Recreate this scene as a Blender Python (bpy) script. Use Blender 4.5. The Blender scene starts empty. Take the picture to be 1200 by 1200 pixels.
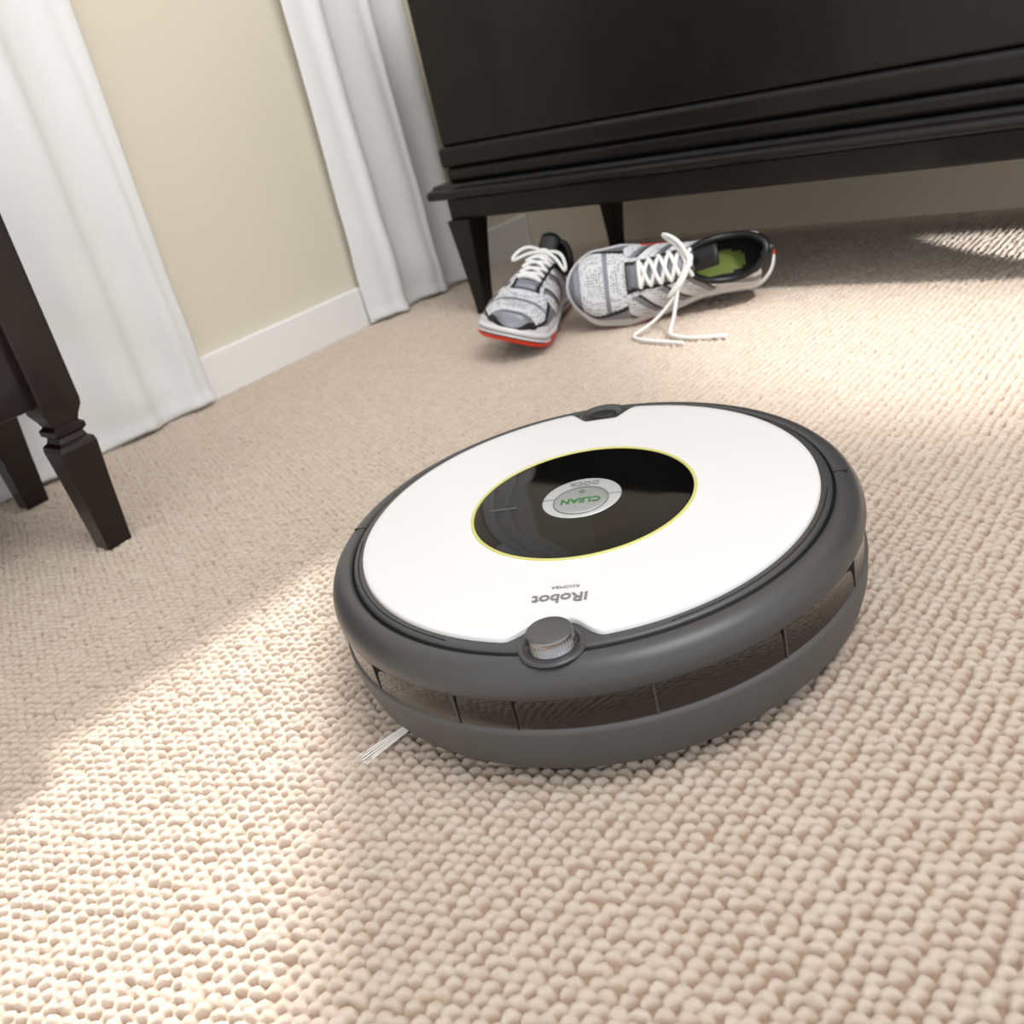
import bpy, bmesh, math, random
import numpy as np
from mathutils import Vector, Matrix
random.seed(4); np.random.seed(4)
sc=bpy.context.scene
pi=math.pi
# ---------------------------------------------------------------- helpers
def s2l(c): return tuple((x/12.92 if x<=.04045 else ((x+.055)/1.055)**2.4) for x in c)
def mat(name,col,rough=.5,metal=0,coat=0,spec=.5,bump=None,var=None,emis=None,srgb=True,sheen=0):
    m=bpy.data.materials.new(name);m.use_nodes=True
    nt=m.node_tree;b=nt.nodes['Principled BSDF']
    c=s2l(col) if srgb else col
    b.inputs['Base Color'].default_value=(*c,1)
    b.inputs['Roughness'].default_value=rough;b.inputs['Metallic'].default_value=metal
    b.inputs['Coat Weight'].default_value=coat;b.inputs['Coat Roughness'].default_value=.05
    b.inputs['Specular IOR Level'].default_value=spec
    b.inputs['Sheen Weight'].default_value=sheen
    tc=nt.nodes.new('ShaderNodeTexCoord')
    if var:
        sca,amt=var
        n=nt.nodes.new('ShaderNodeTexNoise');n.inputs['Scale'].default_value=sca;n.inputs['Detail'].default_value=5
        nt.links.new(tc.outputs['Object'],n.inputs['Vector'])
        r=nt.nodes.new('ShaderNodeValToRGB')
        r.color_ramp.elements[0].position=.3;r.color_ramp.elements[1].position=.7
        r.color_ramp.elements[0].color=(*[x*(1-amt) for x in c],1);r.color_ramp.elements[1].color=(*[min(1,x*(1+amt)) for x in c],1)
        nt.links.new(n.outputs['Fac'],r.inputs['Fac']);nt.links.new(r.outputs['Color'],b.inputs['Base Color'])
    if bump:
        sca,st,dist=bump
        n=nt.nodes.new('ShaderNodeTexNoise');n.inputs['Scale'].default_value=sca;n.inputs['Detail'].default_value=4
        nt.links.new(tc.outputs['Object'],n.inputs['Vector'])
        bp=nt.nodes.new('ShaderNodeBump');bp.inputs['Strength'].default_value=st;bp.inputs['Distance'].default_value=dist
        nt.links.new(n.outputs['Fac'],bp.inputs['Height']);nt.links.new(bp.outputs['Normal'],b.inputs['Normal'])
    return m
def empty(name,loc=(0,0,0),rotz=0):
    e=bpy.data.objects.new(name,None);sc.collection.objects.link(e);e.location=loc;e.rotation_euler=(0,0,rotz);e.empty_display_size=.05;return e
def mesh(name,vs,fs,mats,parent=None,mi=None,smooth=True):
    me=bpy.data.meshes.new(name);me.from_pydata([tuple(v) for v in vs],[],fs);me.update()
    for m in (mats if isinstance(mats,list) else [mats]): me.materials.append(m)
    if mi is not None: me.polygons.foreach_set('material_index',mi)
    if smooth: me.polygons.foreach_set('use_smooth',[True]*len(me.polygons))
    o=bpy.data.objects.new(name,me);sc.collection.objects.link(o)
    if parent: o.parent=parent
    return o
def box(name,a,b,m,parent=None,bev=.002,seg=2):
    bm=bmesh.new();bmesh.ops.create_cube(bm,size=1)
    for v in bm.verts:
        v.co=Vector([(a[i]+b[i])/2+v.co[i]*(b[i]-a[i]) for i in range(3)])
    if bev: bmesh.ops.bevel(bm,geom=bm.edges[:],offset=bev,segments=seg,profile=.5,affect='EDGES')
    me=bpy.data.meshes.new(name);bm.to_mesh(me);bm.free();me.materials.append(m)
    for p in me.polygons:p.use_smooth=False
    o=bpy.data.objects.new(name,me);sc.collection.objects.link(o)
    if parent:o.parent=parent
    return o
def loft_square(name,secs,m,parent=None,bevr=.12):
    vs=[];fs=[];N=16
    def ring(cx,cy,z,hx,hy):
        out=[]
        for qx,qy,a0 in [(1,1,0),(-1,1,90),(-1,-1,180),(1,-1,270)]:
            r=min(hx,hy)*bevr
            for k in range(4):
                a=math.radians(a0+k*30)
                out.append((cx+qx*(hx-r)+r*math.cos(a),cy+qy*(hy-r)+r*math.sin(a),z))
        return out
    for s in secs: vs+=ring(*s)
    for i in range(len(secs)-1):
        for j in range(N):
            fs.append((i*N+j,i*N+(j+1)%N,(i+1)*N+(j+1)%N,(i+1)*N+j))
    fs.append(tuple(range(N))[::-1]);fs.append(tuple((len(secs)-1)*N+j for j in range(N)))
    return mesh(name,vs,fs,m,parent,smooth=False)
def lathe(name,prof,mats,parent=None,seg=256,a0=0,a1=2*pi,mi=None,cap=False):
    full=abs(a1-a0-2*pi)<1e-6
    n=seg if full else seg+1
    vs=[];fs=[];mids=[]
    for r,z in prof:
        for k in range(n):
            a=a0+(a1-a0)*k/seg
            vs.append((r*math.sin(a),r*math.cos(a),z))
    for i in range(len(prof)-1):
        for k in range(seg):
            k2=(k+1)%n
            fs.append((i*n+k,i*n+k2,(i+1)*n+k2,(i+1)*n+k));mids.append(mi[i] if mi else 0)
    o=mesh(name,vs,fs,mats,parent,mids)
    return o
def tube(name,pts,r,m,parent=None,flat=1.0,cyc=False,res=2):
    cu=bpy.data.curves.new(name,'CURVE');cu.dimensions='3D';cu.bevel_depth=r;cu.bevel_resolution=res;cu.resolution_u=6
    sp=cu.splines.new('NURBS');sp.points.add(len(pts)-1)
    for p,q in zip(sp.points,pts): p.co=(*q,1)
    sp.order_u=4;sp.use_endpoint_u=not cyc;sp.use_cyclic_u=cyc
    cu.materials.append(m);cu.use_fill_caps=True
    o=bpy.data.objects.new(name,cu);sc.collection.objects.link(o)
    if parent:o.parent=parent
    return o
def text(name,s,size,loc,m,parent,bold=0):
    cu=bpy.data.curves.new(name,'FONT');cu.body=s;cu.size=size;cu.align_x='CENTER';cu.align_y='CENTER';cu.extrude=.00004;cu.offset=bold
    cu.materials.append(m);o=bpy.data.objects.new(name,cu);sc.collection.objects.link(o);o.location=loc;o.parent=parent;return o
# ---------------------------------------------------------------- camera
cd=bpy.data.cameras.new('camera');cam=bpy.data.objects.new('camera',cd);sc.collection.objects.link(cam);sc.camera=cam
r_=Vector((0.76668605,0.60327741,-0.21965626));u_=Vector((-0.11329108,0.46388789,0.87862003));f_=Vector((-0.63194749,0.64874063,-0.42400232))
M=Matrix((( r_.x,u_.x,-f_.x,.36244),(r_.y,u_.y,-f_.y,-.4392),(r_.z,u_.z,-f_.z,.3571),(0,0,0,1)))
cam.matrix_world=M
cd.sensor_width=36;cd.lens=1131.8*36/1200;cd.clip_start=.01
cd.dof.use_dof=True;cd.dof.focus_distance=.58;cd.dof.aperture_fstop=13
# ---------------------------------------------------------------- materials
M_grey=mat('charcoal_plastic',(.24,.24,.245),.34,bump=(900,.08,.0003))
M_grey2=mat('grey_bumper_plastic',(.29,.29,.29),.5,bump=(900,.08,.0003))
M_band=mat('smoked_ir_window',(.10,.08,.07),.06,spec=.6)
M_white=mat('white_plastic',(.845,.845,.85),.35,coat=.1)
M_black=mat('gloss_black',(.01,.01,.012),.05,spec=.3)
M_yel=mat('lime_yellow_trim',(.78,.77,.45),.4)
M_silver=mat('silver_button',(.64,.65,.65),.4,metal=.5)
M_silver2=mat('silver_button_plate',(.72,.73,.73),.4,metal=.3)
M_chrome=mat('chrome',(.55,.55,.56),.22,metal=1)
M_dark=mat('dark_gap',(.07,.07,.07),.6)
M_green=mat('green_print',(.18,.45,.20),.5)
M_greyt=mat('grey_print',(.46,.46,.46),.5)
M_wall=mat('cream_paint',(.87,.845,.775),.75,bump=(300,.08,.0004))
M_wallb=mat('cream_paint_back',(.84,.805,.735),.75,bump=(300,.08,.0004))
M_trim=mat('white_trim_paint',(.95,.95,.94),.4)
M_wood=mat('espresso_wood',(.05,.042,.04),.34,coat=.08,spec=.3,var=(20,.3),bump=(60,.05,.0005))
M_woodred=mat('dark_mahogany',(.09,.05,.045),.3,coat=.2,spec=.4,var=(18,.35),bump=(60,.05,.0005))
def carpet_mat():
    m=bpy.data.materials.new('loop_pile_wool');m.use_nodes=True;nt=m.node_tree;b=nt.nodes['Principled BSDF']
    tc=nt.nodes.new('ShaderNodeTexCoord')
    n=nt.nodes.new('ShaderNodeTexNoise');n.inputs['Scale'].default_value=60;n.inputs['Detail'].default_value=6
    nt.links.new(tc.outputs['Object'],n.inputs['Vector'])
    r=nt.nodes.new('ShaderNodeValToRGB');r.color_ramp.elements[0].position=.25;r.color_ramp.elements[1].position=.75
    r.color_ramp.elements[0].color=(*s2l((.93,.86,.79)),1);r.color_ramp.elements[1].color=(*s2l((.965,.91,.85)),1)
    nt.links.new(n.outputs['Fac'],r.inputs['Fac'])
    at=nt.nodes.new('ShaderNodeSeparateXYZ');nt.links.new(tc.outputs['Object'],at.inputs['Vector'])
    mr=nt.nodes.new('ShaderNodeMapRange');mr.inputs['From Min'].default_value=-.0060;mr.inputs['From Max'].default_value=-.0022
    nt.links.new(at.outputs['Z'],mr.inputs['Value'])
    mx=nt.nodes.new('ShaderNodeMixRGB');mx.inputs[1].default_value=(*s2l((.86,.75,.66)),1)  # deeper wool is darker: shade painted into the gaps between loops
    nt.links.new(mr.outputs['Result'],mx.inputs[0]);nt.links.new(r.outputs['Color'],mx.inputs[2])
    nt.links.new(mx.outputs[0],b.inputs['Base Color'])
    b.inputs['Roughness'].default_value=.9;b.inputs['Specular IOR Level'].default_value=.1
    n2=nt.nodes.new('ShaderNodeTexNoise');n2.inputs['Scale'].default_value=900;n2.inputs['Detail'].default_value=5
    nt.links.new(tc.outputs['Object'],n2.inputs['Vector'])
    w=nt.nodes.new('ShaderNodeTexWave');w.inputs['Scale'].default_value=260;w.inputs['Distortion'].default_value=6;w.inputs['Detail'].default_value=2;w.inputs['Detail Scale'].default_value=60
    nt.links.new(tc.outputs['Object'],w.inputs['Vector'])
    ad=nt.nodes.new('ShaderNodeMath');ad.operation='ADD';nt.links.new(n2.outputs['Fac'],ad.inputs[0]);nt.links.new(w.outputs['Fac'],ad.inputs[1])
    bp=nt.nodes.new('ShaderNodeBump');bp.inputs['Strength'].default_value=.7;bp.inputs['Distance'].default_value=.0008
    nt.links.new(ad.outputs[0],bp.inputs['Height']);nt.links.new(bp.outputs['Normal'],b.inputs['Normal'])
    return m
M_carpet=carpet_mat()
# ---------------------------------------------------------------- carpet mesh (loop pile height field)
def seg(a,b,s): return list(np.arange(a,b,s))
xs=np.array(seg(-.90,-.42,.0018)+seg(-.42,.34,.00105)+seg(.34,.8,.004)+seg(.8,2.2,.05)+[2.2])
ys=np.array(seg(-2.0,-.8,.05)+seg(-.8,-.44,.004)+seg(-.44,.24,.00105)+seg(.24,1.10,.0018)+[1.10])
GX,GY=np.meshgrid(xs,ys,indexing='ij')
PX,PY=.0082,.0070
H=np.full(GX.shape,-.0075)
def hsh(i,j,k):
    v=np.sin(i*127.1+j*311.7+k*74.7)*43758.5453;return v-np.floor(v)
ci=np.floor(GX/PX).astype(int)
for di in(-1,0,1):
    I=ci+di
    stag=(np.mod(I,2))*.5
    wob=(hsh(I,0*I,9)-.5)*.2
    cj=np.floor(GY/PY-stag-wob).astype(int)
    for dj in(-1,0,1):
        J=cj+dj
        cx=(I+.5+(hsh(I,J,1)-.5)*.26)*PX; cy=(J+.5+stag+wob+(hsh(I,J,2)-.5)*.26)*PY
        th=.60+(hsh(I,J,3)-.5)*.9
        a=.0053*(1+.25*(hsh(I,J,4)-.5));b_=.0035*(1+.25*(hsh(I,J,5)-.5))
        dx=GX-cx;dy=GY-cy
        uu=dx*np.cos(th)+dy*np.sin(th);vv=-dx*np.sin(th)+dy*np.cos(th)
        vv=vv+ (uu*uu)/a*.38
        d=(uu/a)**2+(vv/b_)**2
        hh=-.0060+(.0038+.0014*hsh(I,J,6))*np.sqrt(np.maximum(0,1-d))+.00026*np.sin(uu/a*7+vv/b_*3+6*hsh(I,J,7))
        hh=hh-.0010*uu/a
        hh=np.where(d<1,hh,-.0075)
        H=np.maximum(H,hh)
H=np.clip(H,-.0066,0)
nx,ny=len(xs),len(ys)
co=np.stack([GX,GY,H],2).reshape(-1,3)
idx=np.arange(nx*ny).reshape(nx,ny)
fa=np.stack([idx[:-1,:-1],idx[1:,:-1],idx[1:,1:],idx[:-1,1:]],2).reshape(-1,4)
me=bpy.data.meshes.new('floor');me.vertices.add(len(co));me.vertices.foreach_set('co',co.ravel().astype(np.float32))
me.loops.add(fa.size);me.loops.foreach_set('vertex_index',fa.ravel().astype(np.int32))
me.polygons.add(len(fa));me.polygons.foreach_set('loop_start',np.arange(0,fa.size,4,dtype=np.int32))
try: me.polygons.foreach_set('loop_total',np.full(len(fa),4,dtype=np.int32))
except Exception: pass
me.polygons.foreach_set('use_smooth',np.ones(len(fa),dtype=bool))
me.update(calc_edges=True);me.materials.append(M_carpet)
fl=bpy.data.objects.new('floor',me);sc.collection.objects.link(fl)
# ---------------------------------------------------------------- walls
WX=-.892
wl=empty('wall_left')
for i,(y0,y1,z0,z1) in enumerate([(-2,1.2,-.01,.86),(-2,.27,.86,2.3),(.68,1.2,.86,2.3),(.27,.68,1.75,2.3)]):
    box('panel_%d'%i,(WX-.08,y0,z0),(WX,y1,z1),M_wall,wl,bev=0)
win=empty('window_1')
box('sill',(WX-.09,.25,.845),(WX+.012,.70,.862),M_trim,win,.003)
box('head',(WX-.06,.27,1.73),(WX-.03,.68,1.75),M_trim,win,.001)
box('jamb_1',(WX-.06,.27,.862),(WX-.03,.285,1.73),M_trim,win,.001)
box('jamb_2',(WX-.06,.665,.862),(WX-.03,.68,1.73),M_trim,win,.001)
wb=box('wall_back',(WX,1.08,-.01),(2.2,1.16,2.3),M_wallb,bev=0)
bb=box('baseboard_left',(WX,-2,-.006),(WX+.011,1.08,.062),M_trim,bev=.003)
# ---------------------------------------------------------------- curtains
def curtain_mat(name,col):
    m=bpy.data.materials.new(name);m.use_nodes=True;nt=m.node_tree;b=nt.nodes['Principled BSDF']
    b.inputs['Base Color'].default_value=(*s2l(col),1);b.inputs['Roughness'].default_value=.85;b.inputs['Specular IOR Level'].default_value=.1
    tr=nt.nodes.new('ShaderNodeBsdfTranslucent');tr.inputs['Color'].default_value=(*s2l(col),1)
    mx=nt.nodes.new('ShaderNodeMixShader');mx.inputs[0].default_value=.2
    out=nt.nodes['Material Output'];nt.links.new(b.outputs[0],mx.inputs[1]);nt.links.new(tr.outputs[0],mx.inputs[2]);nt.links.new(mx.outputs[0],out.inputs[0])
    tc=nt.nodes.new('ShaderNodeTexCoord');n=nt.nodes.new('ShaderNodeTexNoise');n.inputs['Scale'].default_value=700
    nt.links.new(tc.outputs['Object'],n.inputs['Vector']);bp=nt.nodes.new('ShaderNodeBump');bp.inputs['Strength'].default_value=.12;bp.inputs['Distance'].default_value=.0006
    nt.links.new(n.outputs['Fac'],bp.inputs['Height']);nt.links.new(bp.outputs['Normal'],b.inputs['Normal'])
    return m
M_cur=curtain_mat('white_linen',(.97,.975,.98))
def curtain(name,y0,y1,k,seed,amp=.014,x0=-.858,top=2.1):
    rs=random.Random(seed);ph=[rs.uniform(0,6.28) for _ in range(6)]
    NY=int((y1-y0)/.0025);NZ=90
    vs=[];fs=[]
    for i in range(NZ+1):
        z=.0005+(top)*(i/NZ)**1.5
        for j in range(NY+1):
            t=j/NY;y=y0+(y1-y0)*t
            s=y*k+ .6*math.sin(y*21+ph[0])+.25*math.sin(z*5+ph[1])
            fold=math.sin(s)*.75+.35*math.sin(1.9*s+ph[2]+z*2.2)
            a=amp*(1-.15*min(z,1))
            x=x0+a*math.tanh(1.1*fold)+.0016*math.sin(y*60+z*9+ph[3])
            if z<.30: x+=.0022*math.sin(z*46+y*30+ph[5])*(1-z/.30)
            hem=.0 if z>.03 else .0015*math.sin(z*200)
            yy=y+.008*math.cos(s)+ .004*math.sin(z*6+ph[4])*t
            zz=z+(.002*(1+math.sin(s+ph[5])) if i==0 else 0)
            vs.append((x+hem,yy,zz))
    W=NY+1
    for i in range(NZ):
        for j in range(NY): fs.append((i*W+j,i*W+j+1,(i+1)*W+j+1,(i+1)*W+j))
    o=mesh(name,vs,fs,M_cur)
    so=o.modifiers.new('s','SOLIDIFY');so.thickness=.0015
    return o
curtain('curtain',-.22,.292,52,3,.0105,-.866)
curtain('curtain',.612,.845,68,8,.014,-.860)
# ---------------------------------------------------------------- bench
bn=empty('dark_wood_bench',(0,0,0))
box('apron_rail',(-.682,.658,.145),(.75,1.045,.177),M_wood,bn,.003)
def sweep_x(name,prof,x0,x1,m,parent,smooth=True):
    vs=[];fs=[];n=len(prof)
    for x in(x0,x1):
        for y,z in prof: vs.append((x,y,z))
    for i in range(n): fs.append((i,(i+1)%n,n+(i+1)%n,n+i))
    fs.append(tuple(range(n))[::-1]);fs.append(tuple(n+i for i in range(n)))
    o=mesh(name,vs,fs,m,parent,smooth=False);return o
def arc(cy,cz,r,a0,a1,n=8): return [(cy+r*math.cos(math.radians(a0+(a1-a0)*i/n)),cz+r*math.sin(math.radians(a0+(a1-a0)*i/n))) for i in range(n+1)]
prof=[(1.05,.177),(.652,.177)]+arc(.648,.184,.007,270,90)+[(.655,.192),(.660,.196),(1.05,.196)]
sweep_x('moulded_ledge',prof,-.703,.78,M_wood,bn)
zz=.196;xl=-.69
for i,(hgt,off) in enumerate([(.022,.008),(.030,.004),(.30,.010)]):
    box('body_band_%d'%i,(xl+off,.662+off,zz),(.76-off,1.04,zz+hgt),M_wood,bn,.007 if i<2 else .005,4);zz+=hgt
for n_,(lx,ly,sx) in {'leg_1':(-.664,.668,1),'leg_2':(-.640,1.018,1),'leg_3':(.73,.668,-1),'leg_4':(.73,1.018,-1)}.items():
    secs=[]
    for t in [0,.1,.3,.5,.7,.85,1]:
        h=.010+.0125*(t**1.3); cx=lx+sx*(h-.010)*.55
        secs.append((cx,ly,-.001+.147*t,h,h))
    loft_square(n_,secs,M_wood,bn)
# ---------------------------------------------------------------- side table at left
tb=empty('wooden_side_table')
def tleg(n_,x,y):
    secs=[(x,y,-.001,.0135,.0135),(x,y,.012,.0142,.0142),(x,y,.06,.0165,.0165),(x,y,.108,.0195,.0195),(x,y,.113,.0185,.0185),(x,y,.116,.0145,.0145),
          (x,y,.121,.0130,.0130),(x,y,.124,.0165,.0165),(x,y,.129,.0165,.0165),(x,y,.132,.0130,.0130),(x,y,.138,.0150,.0150),(x,y,.146,.0190,.0190),(x,y,.152,.0200,.0200),(x,y,.40,.0215,.0215)]
    loft_square(n_,secs,M_woodred,tb,.1)
X1,X2,Y1,Y2=-.575,-.818,-.056,-.50
tleg('leg_1',X1,Y1);tleg('leg_2',X2,Y1+.03);tleg('leg_3',X1,Y2);tleg('leg_4',X2,Y2)
box('apron_1',(X2,Y1-.005,.155),(X1,Y1+.013,.40),M_woodred,tb)
box('apron_2',(X1-.01,Y2,.155),(X1+.008,Y1,.40),M_woodred,tb)
box('apron_3',(X2-.008,Y2,.155),(X2+.01,Y1,.40),M_woodred,tb)
box('apron_4',(X2,Y2-.01,.155),(X1,Y2+.008,.40),M_woodred,tb)
box('top',(X2-.018,Y2-.035,.40),(X1+.035,Y1+.05,.425),M_woodred,tb,.004)
# ---------------------------------------------------------------- robot vacuum
rv=empty('robot_vacuum',(0,0,0))
rv.matrix_world=Matrix.Translation((0,0,-.001))@Matrix.Rotation(math.radians(-62.3-90),4,'Z')@Matrix.Rotation(math.radians(-1.8),4,'X')
prof=[(0,.010),(.150,.010),(.162,.013),(.1675,.019),(.1705,.030),(.1715,.044),(.1712,.0462),(.1700,.0470),(.1697,.0475),(.1697,.0665),(.1702,.0672),(.1718,.0682),(.1720,.0705),(.1712,.0755),(.1690,.0800),(.1655,.0835),(.1615,.0853),(.1580,.0858),(.1562,.0852),(.1555,.0840),(.1553,.0815),(.1543,.0815),(.1540,.0855),(.1530,.0866),(.150,.0868),(.10,.0868),(0,.0868)]
mi=[0]*(len(prof)-1)
for i in range(0,7): mi[i]=1
mi[8]=2
mi[19]=3;mi[20]=3;mi[21]=3
lathe('body',prof,[M_grey,M_grey2,M_band,M_dark],rv,seg=360,mi=mi)
RW=.1475
def disc_r(a):
    s=abs(a)*.146
    def sm(x): x=max(0,min(1,x));return x*x*(3-2*x)
    r=RW-.0155*(1-sm((s-.008)/.020))
    s2=abs(abs(a)-pi)*.146
    r-=.019*(1-sm((s2-.012)/.014))
    return r
vs=[];fs=[];NA=480
rows=[(.46,0,.0),(.7,0,0),(.9,0,0),(.97,0,0),(1,-.0012,0),(1,0,1),(1,0,2)]
def dz(r): return .0912-.0016*(r/.146)**2
for k,(fr,off,ty) in enumerate(rows):
    for i in range(NA):
        a=-pi+2*pi*i/NA
        R=disc_r(a)
        r=R*fr+off;z=dz(r)
        if k==0: r=.072;z=dz(r)
        if ty==1: r=R-.0003;z=dz(r)-.0008
        if ty==2: r=R;z=.0866
        vs.append((r*math.sin(a),r*math.cos(a),z))
for k in range(len(rows)-1):
    for i in range(NA): fs.append((k*NA+i,(k+1)*NA+i,(k+1)*NA+(i+1)%NA,k*NA+(i+1)%NA))
mesh('white_top_cover',vs,fs,M_white,rv)
lathe('yellow_trim_ring',[(.0718,.0905),(.0723,.0915),(.0735,.0916),(.0740,.0912),(.0742,.0903)],M_yel,rv,128)
lathe('black_control_panel',[(0,.0917),(.05,.0916),(.0705,.0913),(.0719,.0910),(.0724,.0905)],M_black,rv,128)
lathe('button_plate',[(0,.0924),(.0245,.0923),(.0258,.0920),(.0262,.0915)],M_silver2,rv,96)
def off_lathe(n,prof,m,cx,cy,seg=96,mi=None):
    o=lathe(n,prof,m,rv,seg,mi=mi);o.location=(cx,cy,0);return o
off_lathe('button_groove',[(.0176,.0925),(.0176,.09265),(.0184,.09265),(.0184,.0925)],M_greyt,0,.0045)
off_lathe('clean_button',[(0,.0932),(.015,.0930),(.0168,.0928),(.0174,.0923)],M_silver,0,.0045)
box('plate_seam_1',(-.0255,-.0002,.0922),(-.0176,.0002,.09262),M_greyt,rv,0)
box('plate_seam_2',(.0176,-.0002,.0922),(.0255,.0002,.09262),M_greyt,rv,0)
text('clean_label','CLEAN',.0084,(0,.0060,.0934),M_green,rv,.0002)
text('dock_label','DOCK',.0068,(0,-.0183,.0927),M_greyt,rv,.0001)
o=lathe('power_mark',[(.0012,.0934),(.0018,.0934)],M_green,rv,24);o.location=(0,-.0055,0)
text('small_label','DIRT DETECT',.0030,(.052,.004,.0920),M_greyt,rv)
text('logo_text','iRobot',.0115,(0,.1125,.0907),M_greyt,rv,.0002)
text('logo_subtext','ROOMBA',.0038,(-.002,.1022,.0908),M_greyt,rv)
off_lathe('knob_cradle',[(.0185,.0860),(.0178,.0870),(.0168,.0873),(.0158,.0872),(.0150,.0868),(0,.0868)],M_grey,0,.1495)
vs=[];fs=[];N=120
prof=[(.0132,.0868,0),(.0132,.0880,0),(.0124,.0882,1),(.0124,.0945,1),(.0121,.0957,.3),(.0112,.0962,0),(.004,.0963,0),(.0001,.0963,0)]
for r,z,fl_ in prof:
    for i in range(N):
        a=2*pi*i/N; rr=r+fl_*.0003*math.cos(a*40)
        vs.append((rr*math.sin(a),rr*math.cos(a),z))
for k in range(len(prof)-1):
    for i in range(N): fs.append((k*N+i,k*N+(i+1)%N,(k+1)*N+(i+1)%N,(k+1)*N+i))
o=mesh('sensor_knob',vs,fs,[M_chrome,M_grey2],rv,[0 if (k//N)<4 else 1 for k in range(len(fs))]);o.location=(0,.1495,0)
lathe('rear_handle_well',[(.0185,.0868),(.0180,.0876),(.0165,.0880),(.013,.0878),(.0125,.0870),(0,.0870)],M_grey,rv,64).location=(0,-.1435,0)
o=lathe('release_button',[(0,.0890),(.008,.0888),(.0100,.0882),(.0105,.0868)],M_dark,rv,48);o.location=(0,-.1425,0);o.scale=(1,.7,1)
for i,d in enumerate([-68,-43,-17,8,20,43,68]):
    a=math.radians(-d);wdt=.0006 if abs(d)>10 else .0003
    m=M_grey if abs(d)>10 else M_dark
    o=box('bumper_rib_%d'%i,(-wdt,.1690,.0472),(wdt,.17045,.0668),m,rv,0);o.rotation_euler=(0,0,a)
for s in(-1,1):
    o=box('bumper_end_gap_%d'%(s+1),(-.0007,.1560,.0845),(.0007,.1640,.0858),M_dark,rv,0);o.rotation_euler=(0,0,s*math.radians(92))
    tube('side_vent_line_%d'%(s+1),[(s*.1510*math.sin(math.radians(a)),.1510*math.cos(math.radians(a)),.0867) for a in range(24,89,6)],.0005,M_dark,rv)
for s in(-1,1):
    o=lathe('wheel_%d'%(s+1),[(0,-.008),(.030,-.008),(.0325,-.005),(.0325,.005),(.030,.008),(0,.008)],M_dark,rv,48)
    o.rotation_euler=(0,pi/2,0);o.location=(s*.105,0,.0325)
o=lathe('caster',[(0,-.006),(.008,-.006),(.009,0),(.008,.006),(0,.006)],M_dark,rv,32);o.rotation_euler=(0,pi/2,0);o.location=(0,.125,.0125)
M_br=mat('white_bristle',(.94,.93,.91),.6)
for k,(da) in enumerate([-1.5,-.8,0,.8,1.5]):
    a=math.radians(44.0+da*.5)
    p0=(.150*math.sin(a),.150*math.cos(a),.010);
    a2=a+.02+.005*da;a3=a+.03+.010*da
    p1=(.180*math.sin(a2),.180*math.cos(a2),.005);p2=(.200*math.sin(a3),.200*math.cos(a3),.001)
    tube('side_brush_bristle_%d'%k,[p0,p1,p1,p2],.0005,M_br,rv)
# ---------------------------------------------------------------- sneakers
M_mesh=bpy.data.materials.new('white_sport_mesh');M_mesh.use_nodes=True
nt=M_mesh.node_tree;b=nt.nodes['Principled BSDF'];tc=nt.nodes.new('ShaderNodeTexCoord')
vo=nt.nodes.new('ShaderNodeTexVoronoi');vo.inputs['Scale'].default_value=260;vo.inputs['Randomness'].default_value=.35;nt.links.new(tc.outputs['Object'],vo.inputs['Vector'])
rp=nt.nodes.new('ShaderNodeValToRGB');rp.color_ramp.elements[0].position=.18;rp.color_ramp.elements[1].position=.46
rp.color_ramp.elements[0].color=(*s2l((.40,.41,.44)),1);rp.color_ramp.elements[1].color=(*s2l((.82,.825,.84)),1)
nt.links.new(vo.outputs['Distance'],rp.inputs['Fac']);nt.links.new(rp.outputs['Color'],b.inputs['Base Color']);b.inputs['Roughness'].default_value=.7
M_sw=mat('white_synthetic',(.85,.85,.86),.45)
M_sil=mat('silver_synthetic',(.52,.53,.56),.35,metal=.3)
M_sb=mat('black_synthetic',(.06,.06,.07),.45)
M_lin=mat('black_lining',(.03,.03,.035),.9)
M_or=mat('orange_red_rubber',(.93,.24,.10),.45)
M_lime=mat('lime_insole',(.34,.40,.10),.7)
M_lace=mat('white_lace',(.90,.90,.89),.8,bump=(900,.3,.0005))
def interp(t,tab):
    for (a,va),(b_,vb) in zip(tab,tab[1:]):
        if t<=b_:
            u=(t-a)/(b_-a);u=u*u*(3-2*u)*.5+u*.5;return va+(vb-va)*u
    return tab[-1][1]
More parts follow.
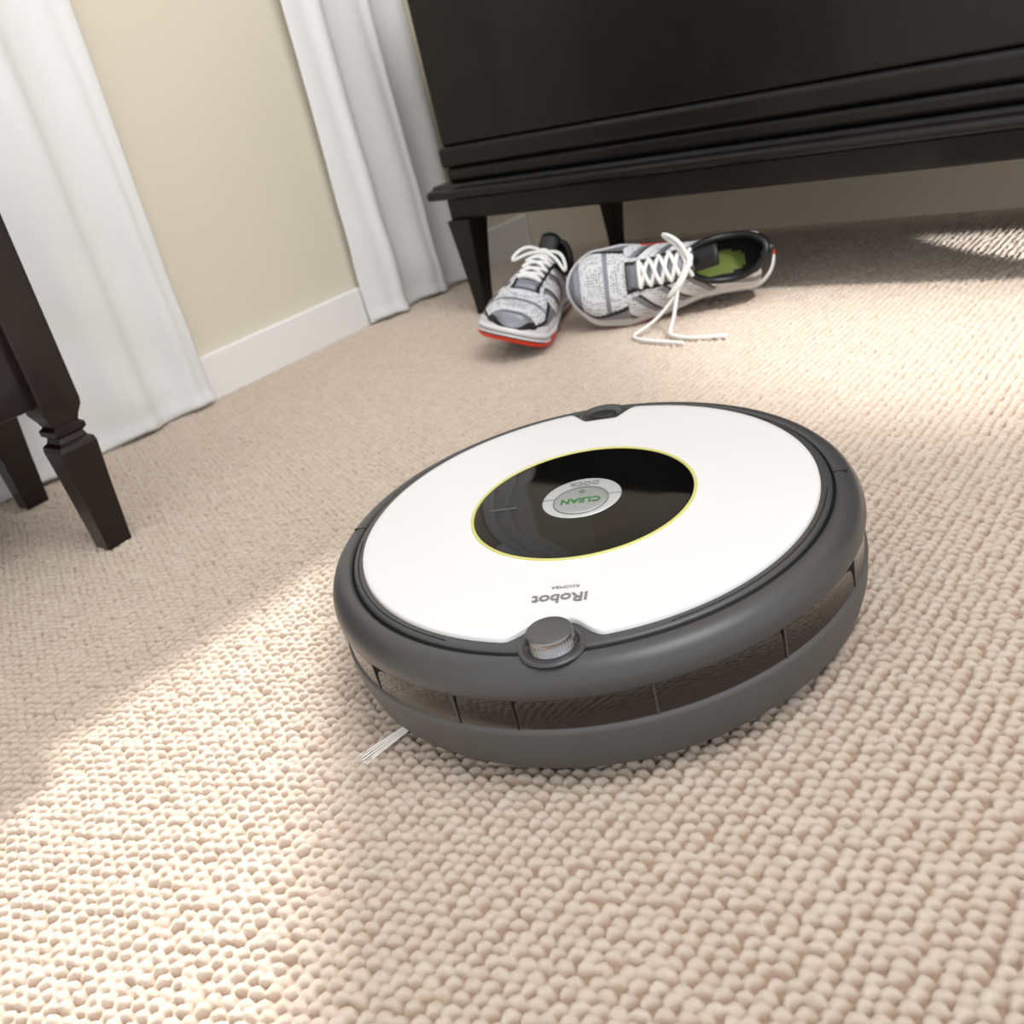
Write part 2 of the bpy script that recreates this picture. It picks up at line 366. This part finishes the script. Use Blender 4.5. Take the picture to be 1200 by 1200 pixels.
def sneaker(name,side=1,heel_orange=0):
    L=.275
    e=empty(name)
    def halfw(t):
        w=interp(t,[(0,.034),(.15,.036),(.35,.036),(.55,.046),(.72,.053),(.85,.050),(1,.040)])
        if t<.11: w*=math.sqrt(max(0,1-(1-t/.11)**2))
        if t>.84: w*=math.sqrt(max(0,1-((t-.84)/.16)**2))
        return w
    def cen(t): return side*.008*math.sin((t-.25)*pi*1.1) if t>.25 else 0
    def spring(t): return .016*max(0,(t-.72)/.28)**2+.006*max(0,(.12-t)/.12)**2
    def solet(t): return interp(t,[(0,.034),(.3,.031),(.6,.026),(1,.020)])
    ts=[0]+[.11*(1-math.cos(pi/2*i/8)) for i in range(1,9)]+list(np.linspace(.13,.84,40))+[.84+.16*math.sin(pi/2*i/10) for i in range(1,11)]
    O=[(t,1) for t in ts]+[(t,-1) for t in ts[-2:0:-1]];n=len(O)
    levels=[(0.0,.86),(.06,.95),(.22,1.0),(.38,1.02),(.50,1.04),(.62,1.0),(.70,1.0),(.85,1.05),(1.0,.99),(1.06,.93)]
    vs=[];fs=[];mids=[]
    for (fz,sc_) in levels:
        for (t,sg) in O:
            wv=halfw(t)
            y=L*t; yc=L*.5
            vs.append((cen(t)+sg*wv*sc_,yc+(y-yc)*(1+(sc_-1)*.35),spring(t)+solet(t)*fz))
    for i in range(len(levels)-1):
        for j in range(n):
            fs.append((i*n+j,i*n+(j+1)%n,(i+1)*n+(j+1)%n,(i+1)*n+j))
            t,sg=O[j]
            m=0
            if i<1: m=1
            elif i==1: m=1 if (t>.45 or t<.28) else 2
            elif i==2: m=1 if (t>.50 or t<.2) else 2
            elif i==3: m=2 if (t>.90) else (1 if .50<t<.90 else 0)
            elif i==4: m=1 if .6<t<.82 else 0
            elif i==5: m=2 if t<.45 else 3
            elif i==6: m=3 if (int(t*30)%3==0 and t<.5) else 0
            if heel_orange and t<.62 and sg==heel_orange and i<8: m=1
            mids.append(m)
    m_=len(ts)
    def strip(base,flip,mm):
        for j in range(m_-1):
            a,b2=base+j,base+j+1
            c=base+(n-j)%n; d=base+(n-j-1)%n
            f=[a,b2,d,c] if j<m_-2 else [a,b2,c]
            f=[x for k,x in enumerate(f) if x not in f[:k]]
            if len(f)>=3:
                fs.append(tuple(f[::-1] if flip else f));mids.append(mm)
    strip(0,False,2);strip((len(levels)-1)*n,True,0)
    mesh('sole',vs,fs,[M_sw,M_or,M_sb,M_sil],e,mids)
    def hgt(t): return interp(t,[(0,.056),(.06,.062),(.18,.056),(.36,.060),(.46,.064),(.6,.053),(.75,.040),(.88,.033),(.96,.024),(1,.004)])
    NP=72
    def P(t,ph,o=0):
        w=halfw(t)*.97+o;h=hgt(t)+o
        narrow=1-.26*math.sin(ph)**2*(1 if t<.6 else max(0,1-(t-.6)/.3))
        c=math.cos(ph);s=math.sin(ph)
        x=cen(t)+w*math.copysign(abs(c)**.72,c)*narrow
        y=L*t*.985+.002
        z=spring(t)+solet(t)*.93+h*abs(s)**.85
        return (x,y,z)
    T2=sorted(set([round(x,5) for x in ts]+[round(x,5) for x in np.linspace(.0,.6,110)]+[round(x,5) for x in np.linspace(.6,.98,80)]))
    vs=[];fs=[];mids=[]
    for t in T2:
        for k in range(NP+1): vs.append(P(t,pi*k/NP))
    W=NP+1
    for i in range(len(T2)-1):
        tm=(T2[i]+T2[i+1])/2
        for k in range(NP):
            ph=pi*(k+.5)/NP;dc=(ph-pi/2)
            if ((tm-.215)/.185)**2+(dc/1.02)**2<1: continue
            if .34<tm<.66 and abs(dc)<.26-.12*max(0,(tm-.36)/.3): continue
            m=0;ad=abs(dc);u=ad/(pi/2)
            if tm>.93: m=2 if u<.6 else 3
            elif tm>.70 :
                if abs(u-(.50+(tm-.70)*1.2))<.05: m=3
                elif u>.50+(tm-.70)*1.2: m=2 if u<.80 else 1
                elif abs(tm-.80)<.012: m=2
            elif tm>.66 and ad<.16: m=1
            if .34<tm<.69 and ad<.50-.22*max(0,(tm-.36)/.3): m=2
            elif .34<tm<.70 and ad<.62-.22*max(0,(tm-.36)/.3): m=3
            if .28<tm<.70 and u>.34:
                q=(tm*7.5+u*1.5)%1.0
                if q<.26: m=1
                elif q<.38: m=3
                elif q<.62:m=2
            if u>.88 and tm>.2: m=1
            if tm<.26:
                m=1 if u>.35 else 3
                if abs(u-(.45+.9*tm))<.05: m=3
                if abs(u-(.85-.9*tm))<.08: m=2
                if tm<.06: m=3
            fs.append((i*W+k,i*W+k+1,(i+1)*W+k+1,(i+1)*W+k));mids.append(m)
    up=mesh('upper',vs,fs,[M_mesh,M_sw,M_sil,M_sb,M_lin],e,mids)
    so=up.modifiers.new('s','SOLIDIFY');so.thickness=.0032;so.offset=-1;so.material_offset=4;so.material_offset_rim=3;so.use_rim=True
    bm=bmesh.new();bm.from_mesh(up.data);bmesh.ops.recalc_face_normals(bm,faces=bm.faces[:]);
    cz=sum((f.normal.z if f.calc_center_median().z>.05 else 0) for f in bm.faces)
    if cz<0: bmesh.ops.reverse_faces(bm,faces=bm.faces[:])
    bm.to_mesh(up.data);bm.free()
    pts=[]
    for k in range(40):
        a=2*pi*k/40
        t=.215+.182*math.cos(a);ph=pi/2+1.01*math.sin(a)
        pts.append(P(max(.012,t),ph,-.001))
    tube('collar_padding',pts,.0045,M_sb,e,cyc=True)
    vs=[];fs=[]
    tt=list(np.linspace(.03,.6,40))
    for t in tt:
        for j in range(17):
            s=(j-8)/8; vs.append((cen(t)+s*halfw(t)*.86,L*t,solet(t)*1.12+.003*abs(s)))
    for i in range(len(tt)-1):
        for j in range(16): fs.append((i*17+j,i*17+j+1,(i+1)*17+j+1,(i+1)*17+j))
    mesh('insole',vs,fs,[M_lime,M_lin],e,[0 if ((tt[k//16]-.25)/.13)**2+((k%16-7.5)/4.2)**2<1 else 1 for k in range(len(fs))])
    vs=[];fs=[];nt_=20
    for i in range(nt_+1):
        t=.68-.42*i/nt_
        lift=.000 if t>.38 else (.38-t)*.25
        for j in range(9):
            dc=(j-4)/4*(.36 if t<.5 else .36-.12*(t-.5)/.18)
            p=P(max(t,.37) if t<.37 else t,pi/2+dc,-.0012 if t>.36 else .001)
            vs.append((p[0],L*t,p[2]+lift-.0012*abs(j-4)*(.5 if t<.4 else 0)))
    for i in range(nt_):
        for j in range(8): fs.append((i*9+j,i*9+j+1,(i+1)*9+j+1,(i+1)*9+j))
    tg=mesh('tongue',vs,fs,[M_sil,M_sb],e,[0 if i//8<15 else 1 for i in range(len(fs))])
    so=tg.modifiers.new('s','SOLIDIFY');so.thickness=.004;so.offset=0
    tl=[.38,.43,.48,.53,.58,.63]
    def ew(t): return .46-.20*(t-.36)/.3
    for i,t in enumerate(tl):
        for s in(-1,1):
            t2=tl[i+1] if i+1<len(tl) else t
            pts=[]
            for k in range(7):
                u=k/6
                pts.append(P(t+(t2-t)*u if i+1<len(tl) else t,pi/2+s*ew(t)*(1-2*u),.003+.0022*math.sin(u*pi)+(.001 if s>0 else 0)))
            tube('lace_cross_%d_%d'%(i,s+1),pts,.0028,M_lace,e,res=1)
    return e,P
def place(e,toe,heel,roll,z,pitch=0,scale=1):
    d=Vector((toe[0]-heel[0],toe[1]-heel[1],0)).normalized()
    ang=math.atan2(-d.x,d.y)
    e.matrix_world=Matrix.Translation((heel[0],heel[1],z))@Matrix.Rotation(ang,4,'Z')@Matrix.Rotation(pitch,4,'X')@Matrix.Rotation(roll,4,'Y')@Matrix.Scale(scale,4)
eA,PA=sneaker('running_shoe',side=1)
place(eA,(-.436,.440),(-.538,.684),math.radians(-20),0.013,scale=.93)
eB,PB=sneaker('running_shoe',side=-1,heel_orange=1)
place(eB,(-.428,.598),(-.204,.722),math.radians(-66),.041,pitch=math.radians(2),scale=.96)
def bow(e,P,pref,side,dz=0):
    c=P(.385,pi/2,.010)
    tube(pref+'_knot',[(c[0]-.006,c[1],c[2]),(c[0]-.003,c[1]+.003,c[2]+.003),(c[0]+.003,c[1]-.003,c[2]+.003),(c[0]+.006,c[1],c[2])],.004,M_lace,e)
    for s in(-1,1):
        pts=[(c[0],c[1],c[2]),(c[0]+s*.02,c[1]+.006,c[2]+.010),(c[0]+s*.036,c[1]+.022,c[2]+.002),(c[0]+s*.042,c[1]+.034,c[2]-.014),(c[0]+s*.032,c[1]+.024,c[2]-.008),(c[0]+s*.015,c[1]+.008,c[2]+.002),(c[0],c[1],c[2])]
        tube(pref+'_loop_%d'%(s+1),pts,.0026,M_lace,e,res=1)
bow(eA,PA,'bow',1);bow(eB,PB,'bow',1)
bpy.context.view_layer.update()
cB=eB.matrix_world@Vector(PB(.385,pi/2,.010))
ends=[[(0,0,0),(-.01,-.015,-.015),(-.015,-.030,-.9),(-.02,-.045,-1),(.01,-.060,-1),(.04,-.055,-1),(.065,-.05,-1)],
      [(0,0,0),(.00,-.015,-.02),(-.04,-.025,-.8),(-.07,-.045,-1),(-.055,-.065,-1),(-.02,-.07,-1),(.02,-.075,-1)]]
inv=eB.matrix_world.inverted()
for i,pl_ in enumerate(ends):
    pts=[]
    for p in pl_:
        if p[2]<=-.95: z=.0025
        elif p[2]<-.5: z=.012
        else: z=cB.z+p[2]
        pts.append(inv@Vector((cB.x+p[0],cB.y+p[1],z)))
    tube('lace_end_%d'%i,pts,.0024,M_lace,eB,res=1)
# ---------------------------------------------------------------- lights & world
w=bpy.data.worlds.new('world');sc.world=w;w.use_nodes=True
nt=w.node_tree;bg=nt.nodes['Background'];bg.inputs['Color'].default_value=(.98,.985,1,1);bg.inputs['Strength'].default_value=1.24
sd=bpy.data.lights.new('sun','SUN');sd.energy=7.0;sd.angle=math.radians(2.0);sd.color=(1,.98,.96)
so=bpy.data.objects.new('sun',sd);sc.collection.objects.link(so)
dv=Vector((.712*.695,-.703*.695,-.719));so.rotation_euler=dv.to_track_quat('-Z','Y').to_euler()
def area(n,loc,tgt,size,en,col=(1,1,1)):
    l=bpy.data.lights.new(n,'AREA');l.size=size;l.energy=en;l.color=col;o=bpy.data.objects.new(n,l);sc.collection.objects.link(o);o.location=loc
    o.rotation_euler=(Vector(tgt)-Vector(loc)).to_track_quat('-Z','Y').to_euler();return o
area('added_soft_fill',(.75,-.1,1.7),(0,.2,0),.9,16,(1,.98,.95))  # added fill light from upper right
l=bpy.data.lights.new('added_glow_spot','SPOT');l.energy=130;l.spot_size=math.radians(22);l.spot_blend=.9;l.shadow_soft_size=.06;l.color=(1,.98,.95)  # added spot, no window behind it; brightens carpet in front of the bench
o=bpy.data.objects.new('added_glow_spot',l);sc.collection.objects.link(o);o.location=(1.0,.05,1.2);o.rotation_euler=(Vector((.02,.59,0))-Vector(o.location)).to_track_quat('-Z','Y').to_euler()
l=bpy.data.lights.new('low_spot','SPOT');l.energy=110;l.spot_size=math.radians(9);l.spot_blend=.2;l.shadow_soft_size=.01  # added spot standing in for sunlight, makes the bright patch under the bench
o=bpy.data.objects.new('low_spot',l);sc.collection.objects.link(o);o.location=(.9,.35,.30);o.rotation_euler=(Vector((.13,.87,0))-Vector(o.location)).to_track_quat('-Z','Y').to_euler()
sc.view_settings.view_transform='Standard';sc.view_settings.look='None';sc.view_settings.exposure=0.06
